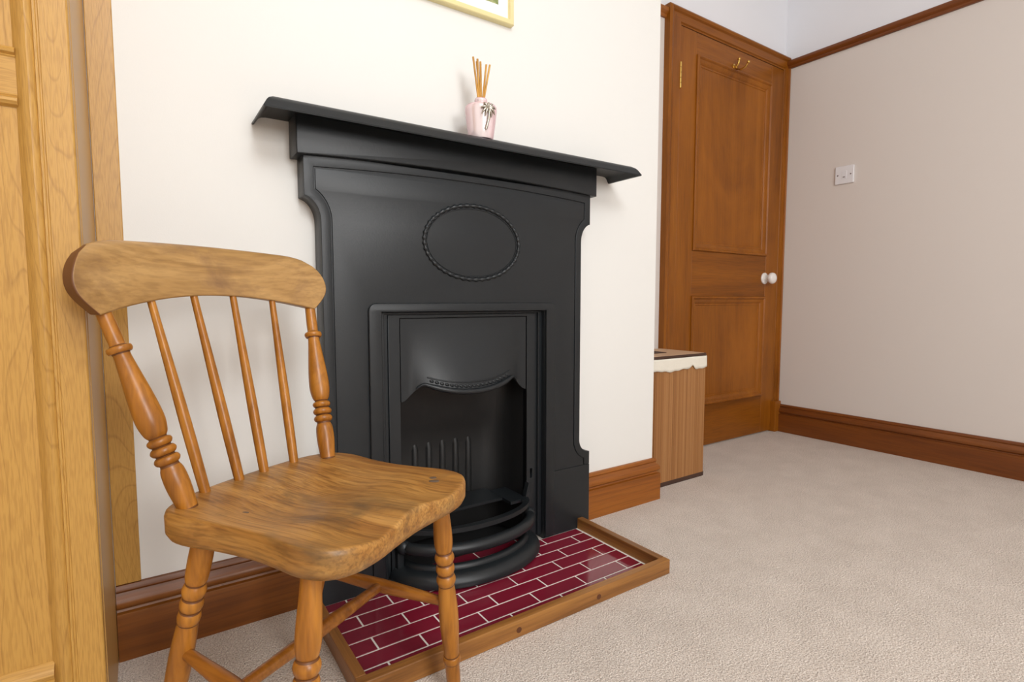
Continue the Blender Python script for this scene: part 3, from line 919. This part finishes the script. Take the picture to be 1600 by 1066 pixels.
    # posts and sticks ----------------------------------------------------
    post = [(0, 0.0128), (0.04, 0.0138), (0.12, 0.0158), (0.19, 0.0150), (0.222, 0.0118), (0.232, 0.0150), (0.246, 0.0168), (0.260, 0.0150), (0.268, 0.0118), (0.276, 0.0150), (0.290, 0.0170), (0.304, 0.0150), (0.312, 0.0118), (0.320, 0.0145), (0.334, 0.0162), (0.346, 0.0145), (0.354, 0.0112), (0.375, 0.0150), (0.43, 0.0182), (0.50, 0.0178), (0.58, 0.0158), (0.68, 0.0126), (0.755, 0.0106), (0.762, 0.0140), (0.775, 0.0160), (0.790, 0.0150), (0.798, 0.0100), (0.85, 0.0100), (1.0, 0.0092)]
    for sg in (-1, 1):
        a = Vector((-0.1359, sg * 0.1361, zs - 0.002))
        b = Vector((-0.2237, sg * 0.1872, 0.7068))
        b2 = a + (b - a) * 1.04
        grooved(obj('back_post', lathe(smooth_profile(post, 3), a, b2, 22, dark=[(q_, 0.0045) for q_ in (0.222, 0.268, 0.312, 0.354)] + [(0.756, 0.003), (0.797, 0.003), (0.0, 0.012)]), T, c, local=True, smooth=50))
    stick = [(0, 0.0075), (0.1, 0.0080), (0.35, 0.0083), (0.6, 0.0072), (0.85, 0.0058), (1, 0.0055)]
    for (l0, d0, l1, d1, z1) in ((0.0241, -0.1723, 0.0361, -0.2504, 0.7265), (0.0862, -0.1693, 0.111, -0.2408, 0.7198)):
        for sg in (-1, 1):
            a = Vector((d0, sg * l0, zs - 0.002))
            b = Vector((d1, sg * l1, z1))
            obj('spindle', lathe(smooth_profile(stick, 3), a, a + (b - a) * 1.03, 14), T, c, local=True, smooth=50)
    # legs -------------------------------------------------------------------
    zb = zs - 0.037
    def legprof(z1, pts):                 # pts in height z -> t
        return [((zb - z) / zb, r) for z, r in pts]
    front = legprof(0, [(zb, 0.0130), (0.360, 0.0138), (0.32, 0.0160), (0.300, 0.0160), (0.287, 0.0140), (0.2835, 0.0125), (0.280, 0.0152), (0.273, 0.0172), (0.266, 0.0152), (0.2625, 0.0130), (0.259, 0.0150), (0.2525, 0.0166), (0.246, 0.0150), (0.2425, 0.0130), (0.239, 0.0152), (0.232, 0.0172), (0.225, 0.0155), (0.2205, 0.0138), (0.205, 0.0152), (0.17, 0.0172), (0.14, 0.0168), (0.11, 0.0150), (0.085, 0.0134), (0.082, 0.0150), (0.077, 0.0160), (0.071, 0.0152), (0.068, 0.0132), (0.04, 0.0128), (0.012, 0.0120), (0, 0.0110)])
    back = legprof(0, [(zb, 0.0150), (0.37, 0.0158), (0.345, 0.0160), (0.325, 0.0150), (0.3185, 0.0128), (0.314, 0.0148), (0.307, 0.0164), (0.300, 0.0148), (0.2965, 0.0130), (0.293, 0.0148), (0.2865, 0.0160), (0.280, 0.0148), (0.2765, 0.0128), (0.273, 0.0146), (0.267, 0.0158), (0.260, 0.0150), (0.256, 0.0138), (0.24, 0.0152), (0.20, 0.0165), (0.15, 0.0155), (0.10, 0.0140), (0.0, 0.0115)])
    def fleg(sg, z):
        t = 0.38 - z
        return Vector((0.1062 + 0.003 * t, sg * (0.1454 + 0.104 * t), z))
    def bleg(sg, z):
        t = 0.38 - z
        if sg > 0: return Vector((-0.1067 - 0.27 * t, 0.116 + 0.02 * t, z))
        return Vector((-0.1067 - 0.27 * t, sg * (0.1361 + 0.05 * t), z))
    for sg in (-1, 1):
        grooved(obj('leg', lathe(smooth_profile(front, 3), fleg(sg, zb), fleg(sg, 0.0), 24, dark=[((zb - z) / zb, 0.0042) for z in (0.2835, 0.2625, 0.2425, 0.2205)] + [((zb - z) / zb, 0.003) for z in (0.0845, 0.0685)]), T, c, local=True, smooth=50))
        grooved(obj('leg', lathe(smooth_profile(back, 3), bleg(sg, zb), bleg(sg, 0.0), 24, dark=[((zb - z) / zb, 0.0045) for z in (0.3185, 0.2965, 0.2765, 0.256)]), T, c, local=True, smooth=50))
    sp = [(0, 0.0078), (0.15, 0.0092), (0.5, 0.0122), (0.85, 0.0092), (1, 0.0078)]
    mids = []
    for sg in (-1, 1):
        a, b = fleg(sg, 0.186), bleg(sg, 0.212)
        mids.append((a + b) / 2)
        obj('stretcher', lathe(smooth_profile(sp, 4), a, b, 16), M['chair_str'], c, local=True, smooth=50)
    obj('stretcher', lathe(smooth_profile([(0, 0.0088), (0.2, 0.0098), (0.5, 0.0118), (0.8, 0.0098), (1, 0.0088)], 4), mids[0], mids[1], 16), M['chair_str'], c, local=True, smooth=50)
chair()

# ------------------------------------------------------------------ laundry bin in the alcove
def laundry_bin():
    x0, x1, ya, yb, zt = 1.572, 1.902, 1.372, 1.622, 0.508
    b = thing('laundry_bin', 'tall bamboo laundry bin with cream cloth liner in the alcove', 'bin', ((x0 + x1) / 2, (ya + yb) / 2, 0))
    def rr(ins, z, r=0.018, n=5):
        pts = []
        for cx, cy, a0 in ((x0 + r, ya + r, PI), (x1 - r, ya + r, 1.5 * PI), (x1 - r, yb - r, 0), (x0 + r, yb - r, PI / 2)):
            for k in range(n + 1):
                a = a0 + PI / 2 * k / n
                pts.append((cx + (r - ins) * math.cos(a), cy + (r - ins) * math.sin(a), z))
        return pts
    def ring_mesh(levels, cap_top=False, cap_bot=False, **kw):
        bm = bmesh.new()
        rows = [[bm.verts.new(p) for p in rr(i, z, **kw)] for i, z in levels]
        n = len(rows[0])
        for a, c in zip(rows, rows[1:]):
            for k in range(n): bm.faces.new((a[k], a[(k + 1) % n], c[(k + 1) % n], c[k]))
        if cap_bot: bm.faces.new(rows[0][::-1])
        if cap_top: bm.faces.new(rows[-1])
        return fixn(bm)
    obj('body', ring_mesh([(0.004, 0.010), (0.004, zt - 0.012)], True, True), M['bamboo'], b, smooth=40)
    # the narrow vertical slats of the front and the side that shows
    bm = bmesh.new()
    k = 0
    x = x0 + 0.016
    while x < x1 - 0.016:
        wd = random.uniform(0.0045, 0.0065)
        box_into(bm, x, min(x + wd - 0.0003, x1 - 0.012), ya + 0.0005 + random.uniform(0, 0.0004), ya + 0.006, 0.012, zt - 0.013)
        x += wd
    y = ya + 0.016
    while y < yb - 0.016:
        box_into(bm, x1 - 0.006, x1 - 0.0005 - random.uniform(0, 0.001), y, y + 0.0055, 0.012, zt - 0.013)
        y += 0.0062
    obj('slats', bm, M['bamboo'], b, kind='stuff')
    obj('base_binding', ring_mesh([(0.0, 0.0), (-0.001, 0.002), (-0.001, 0.015), (0.0, 0.017)], True, True), M['bin_edge'], b, smooth=40)
    # cloth liner folded over the rim, ragged lower edge
    bm = bmesh.new()
    P = rr(-0.0035, 0, n=4)
    dense = []
    for i in range(len(P)):
        a, c = Vector(P[i]), Vector(P[(i + 1) % len(P)])
        m = max(1, int((c - a).length / 0.008))
        for q in range(m): dense.append(a + (c - a) * q / m)
    rows = []
    cx, cy = (x0 + x1) / 2, (ya + yb) / 2
    for j in range(6):
        t = j / 5
        row = []
        for i, p in enumerate(dense):
            s = p.x * 31 + p.y * 23
            drop = 0.056 + 0.003 * math.sin(s * 1.3) + 0.0015 * math.sin(s * 4.1)
            drop -= 0.016 * math.exp(-((p.x - 1.800) / 0.012) ** 2) * (1 if p.y < cy else 0)
            w_ = 0.0012 * math.sin(s * 3 + j * 0.6) * t
            d = Vector((p.x - cx, p.y - cy, 0)).normalized()
            row.append(bm.verts.new((p.x + d.x * (w_ + 0.002 * t * t), p.y + d.y * (w_ + 0.002 * t * t), zt - 0.010 - (drop - 0.008) * t)))
        rows.append(row)
    n = len(dense)
    for a, c in zip(rows, rows[1:]):
        for i in range(n): bm.faces.new((a[i], a[(i + 1) % n], c[(i + 1) % n], c[i]))
    ln = obj('cloth_liner', fixn(bm), M['cloth'], b, smooth=60)
    so = ln.modifiers.new('thickness', 'SOLIDIFY')
    so.thickness = 0.0025
    lid = obj('lid', ring_mesh([(-0.001, zt - 0.008), (-0.001, zt - 0.001), (0.002, zt)], True, True), M['bin_edge'], b, smooth=40)
    obj('lid_top', ring_mesh([(0.008, zt - 0.001), (0.008, zt + 0.0008)], True, True), M['bin_top'], lid)
    obj('lid_handle', box(cx - 0.10, cx + 0.02, cy - 0.035, cy + 0.035, zt + 0.0005, zt + 0.0035), M['bin_edge'], lid, bevel=(0.0015, 2))
laundry_bin()

# ------------------------------------------------------------------ things on the mantel and walls
def diffuser():
    x, y, z0 = 0.7405, 1.228, 1.1315
    b = thing('reed_diffuser', 'pink glass reed diffuser with palm tree charm on the mantel shelf', 'diffuser', (x, y, z0))
    prof = [(0.0, 0.0275), (0.003, 0.0290), (0.02, 0.0315), (0.05, 0.0350), (0.072, 0.0374), (0.081, 0.0374), (0.086, 0.0345), (0.0895, 0.026), (0.0915, 0.0165), (0.094, 0.0125), (0.0965, 0.0125), (0.099, 0.0145), (0.103, 0.0148), (0.106, 0.0130), (0.1065, 0.0095), (0.098, 0.0085), (0.090, 0.0085)]
    obj('bottle', lathe([(h, r) for h, r in [(h_ * 0.97, r_ * 1.10) for h_, r_ in prof]], (x, y, z0), (x, y, z0 + 1.0), 40), M['bottle'], b, smooth=50)
    reeds = [(-0.004, 0.0, -0.021, 0.002, 0.203), (-0.003, 0.003, -0.013, -0.006, 0.197), (-0.001, -0.003, -0.008, 0.006, 0.196), (0.000, 0.002, -0.002, -0.002, 0.194), (0.001, -0.002, 0.002, 0.004, 0.192), (0.003, 0.0, 0.018, 0.002, 0.193), (0.004, 0.002, 0.025, -0.004, 0.192)]
    for a, c, d, e, h in reeds:
        obj('reed', lathe([(0, 0.0026), (1, 0.0026)], (x + a * 0.3, y + c, z0 + 0.06), (x + d, y + e, z0 + h), 8), M['reed'], b, smooth=50)
    # palm charm standing just off the front of the glass, turned towards the room
    ang = math.radians(-99)
    ax = Vector((-math.sin(ang), math.cos(ang), 0))          # sideways on the glass
    nrm = Vector((math.cos(ang), math.sin(ang), 0))
    o_ = Vector((x, y, z0)) + nrm * 0.0405
    def q(a, h, off=0.001): return o_ + ax * a + Vector((0, 0, h)) + nrm * off
    ch = obj('palm_charm', tube([q(-0.002, 0.018, -0.0025), q(0.001, 0.030, 0), q(0.004, 0.042), q(0.005, 0.056, 0.002), q(0.004, 0.066, 0.003)], lambda t: 0.0036 - 0.0012 * t, 10), M['pewter'], b, smooth=50, label='pewter palm tree charm')
    for da, dh in ((-0.020, -0.002), (-0.018, -0.016), (-0.009, -0.022), (0.008, -0.022), (0.017, -0.015), (0.019, -0.001), (-0.013, 0.011), (0.000, 0.013), (0.012, 0.010)):
        bm = bmesh.new()
        A = q(0.003, 0.068, 0.003)
        Bm = q(0.003 + da * 0.6, 0.068 + dh * 0.35 + 0.006, 0.005)
        C = q(0.003 + da, 0.068 + dh, 0.002)
        pts = []
        for k in range(7):
            t = k / 6
            pts.append(A * (1 - t) ** 2 + Bm * 2 * t * (1 - t) + C * t * t)
        obj('frond', tube(pts, lambda t: 0.0006 + 0.0030 * math.sin(PI * min(0.97, t * 0.8 + 0.15)), 8), M['pewter'], ch, smooth=50)
diffuser()
def picture():
    x0, x1, z0, z1 = 0.572, 0.891, 1.4835, 1.895
    p = thing('framed_picture', 'framed green landscape picture with pale gold frame above the mantel', 'picture', ((x0 + x1) / 2, YC, z0))
    obj('frame', loop_frame(x0, x1, z0, z1, [(0, YC), (0, YC - 0.017), (0.002, YC - 0.019), (0.013, YC - 0.019), (0.015, YC - 0.016), (0.016, YC - 0.006), (0.016, YC)]), M['gold'], p, smooth=30)
    obj('mount', plate([[(x0 + 0.014, z0 + 0.014), (x1 - 0.014, z0 + 0.014), (x1 - 0.014, z1 - 0.014), (x0 + 0.014, z1 - 0.014)], [(x0 + 0.046, z0 + 0.046), (x1 - 0.046, z0 + 0.046), (x1 - 0.046, z1 - 0.046), (x0 + 0.046, z1 - 0.046)]], YC - 0.010, YC - 0.007), M['mount'], p)
    obj('print', box(x0 + 0.035, x1 - 0.035, YC - 0.007, YC - 0.005, z0 + 0.035, z1 - 0.035), M['print'], p)
picture()
def switch():
    y0, y1, z0, z1 = 1.294, 1.380, 1.297, 1.383
    yc, zc = (y0 + y1) / 2, (z0 + z1) / 2
    s = thing('light_switch', 'square white wall switch plate on the right wall', 'switch', (XR, yc, zc))
    obj('plate', box(XR - 0.010, XR, y0, y1, z0, z1), M['plastic'], s, bevel=(0.003, 3))
    obj('rocker', box(XR - 0.0112, XR - 0.009, yc - 0.012, yc + 0.012, zc - 0.020, zc + 0.020), M['plastic'], s, bevel=(0.002, 2))
    obj('indicator', box(XR - 0.0120, XR - 0.0110, yc - 0.005, yc + 0.005, zc - 0.013, zc - 0.009), M['mark'], s)
    for d in (-0.030, 0.030):
        obj('screw', lathe([(0, 0.0036), (1, 0.0036)], (XR - 0.009, yc + d, zc), (XR - 0.0106, yc + d, zc), 12), M['mark'], s, smooth=40)
switch()
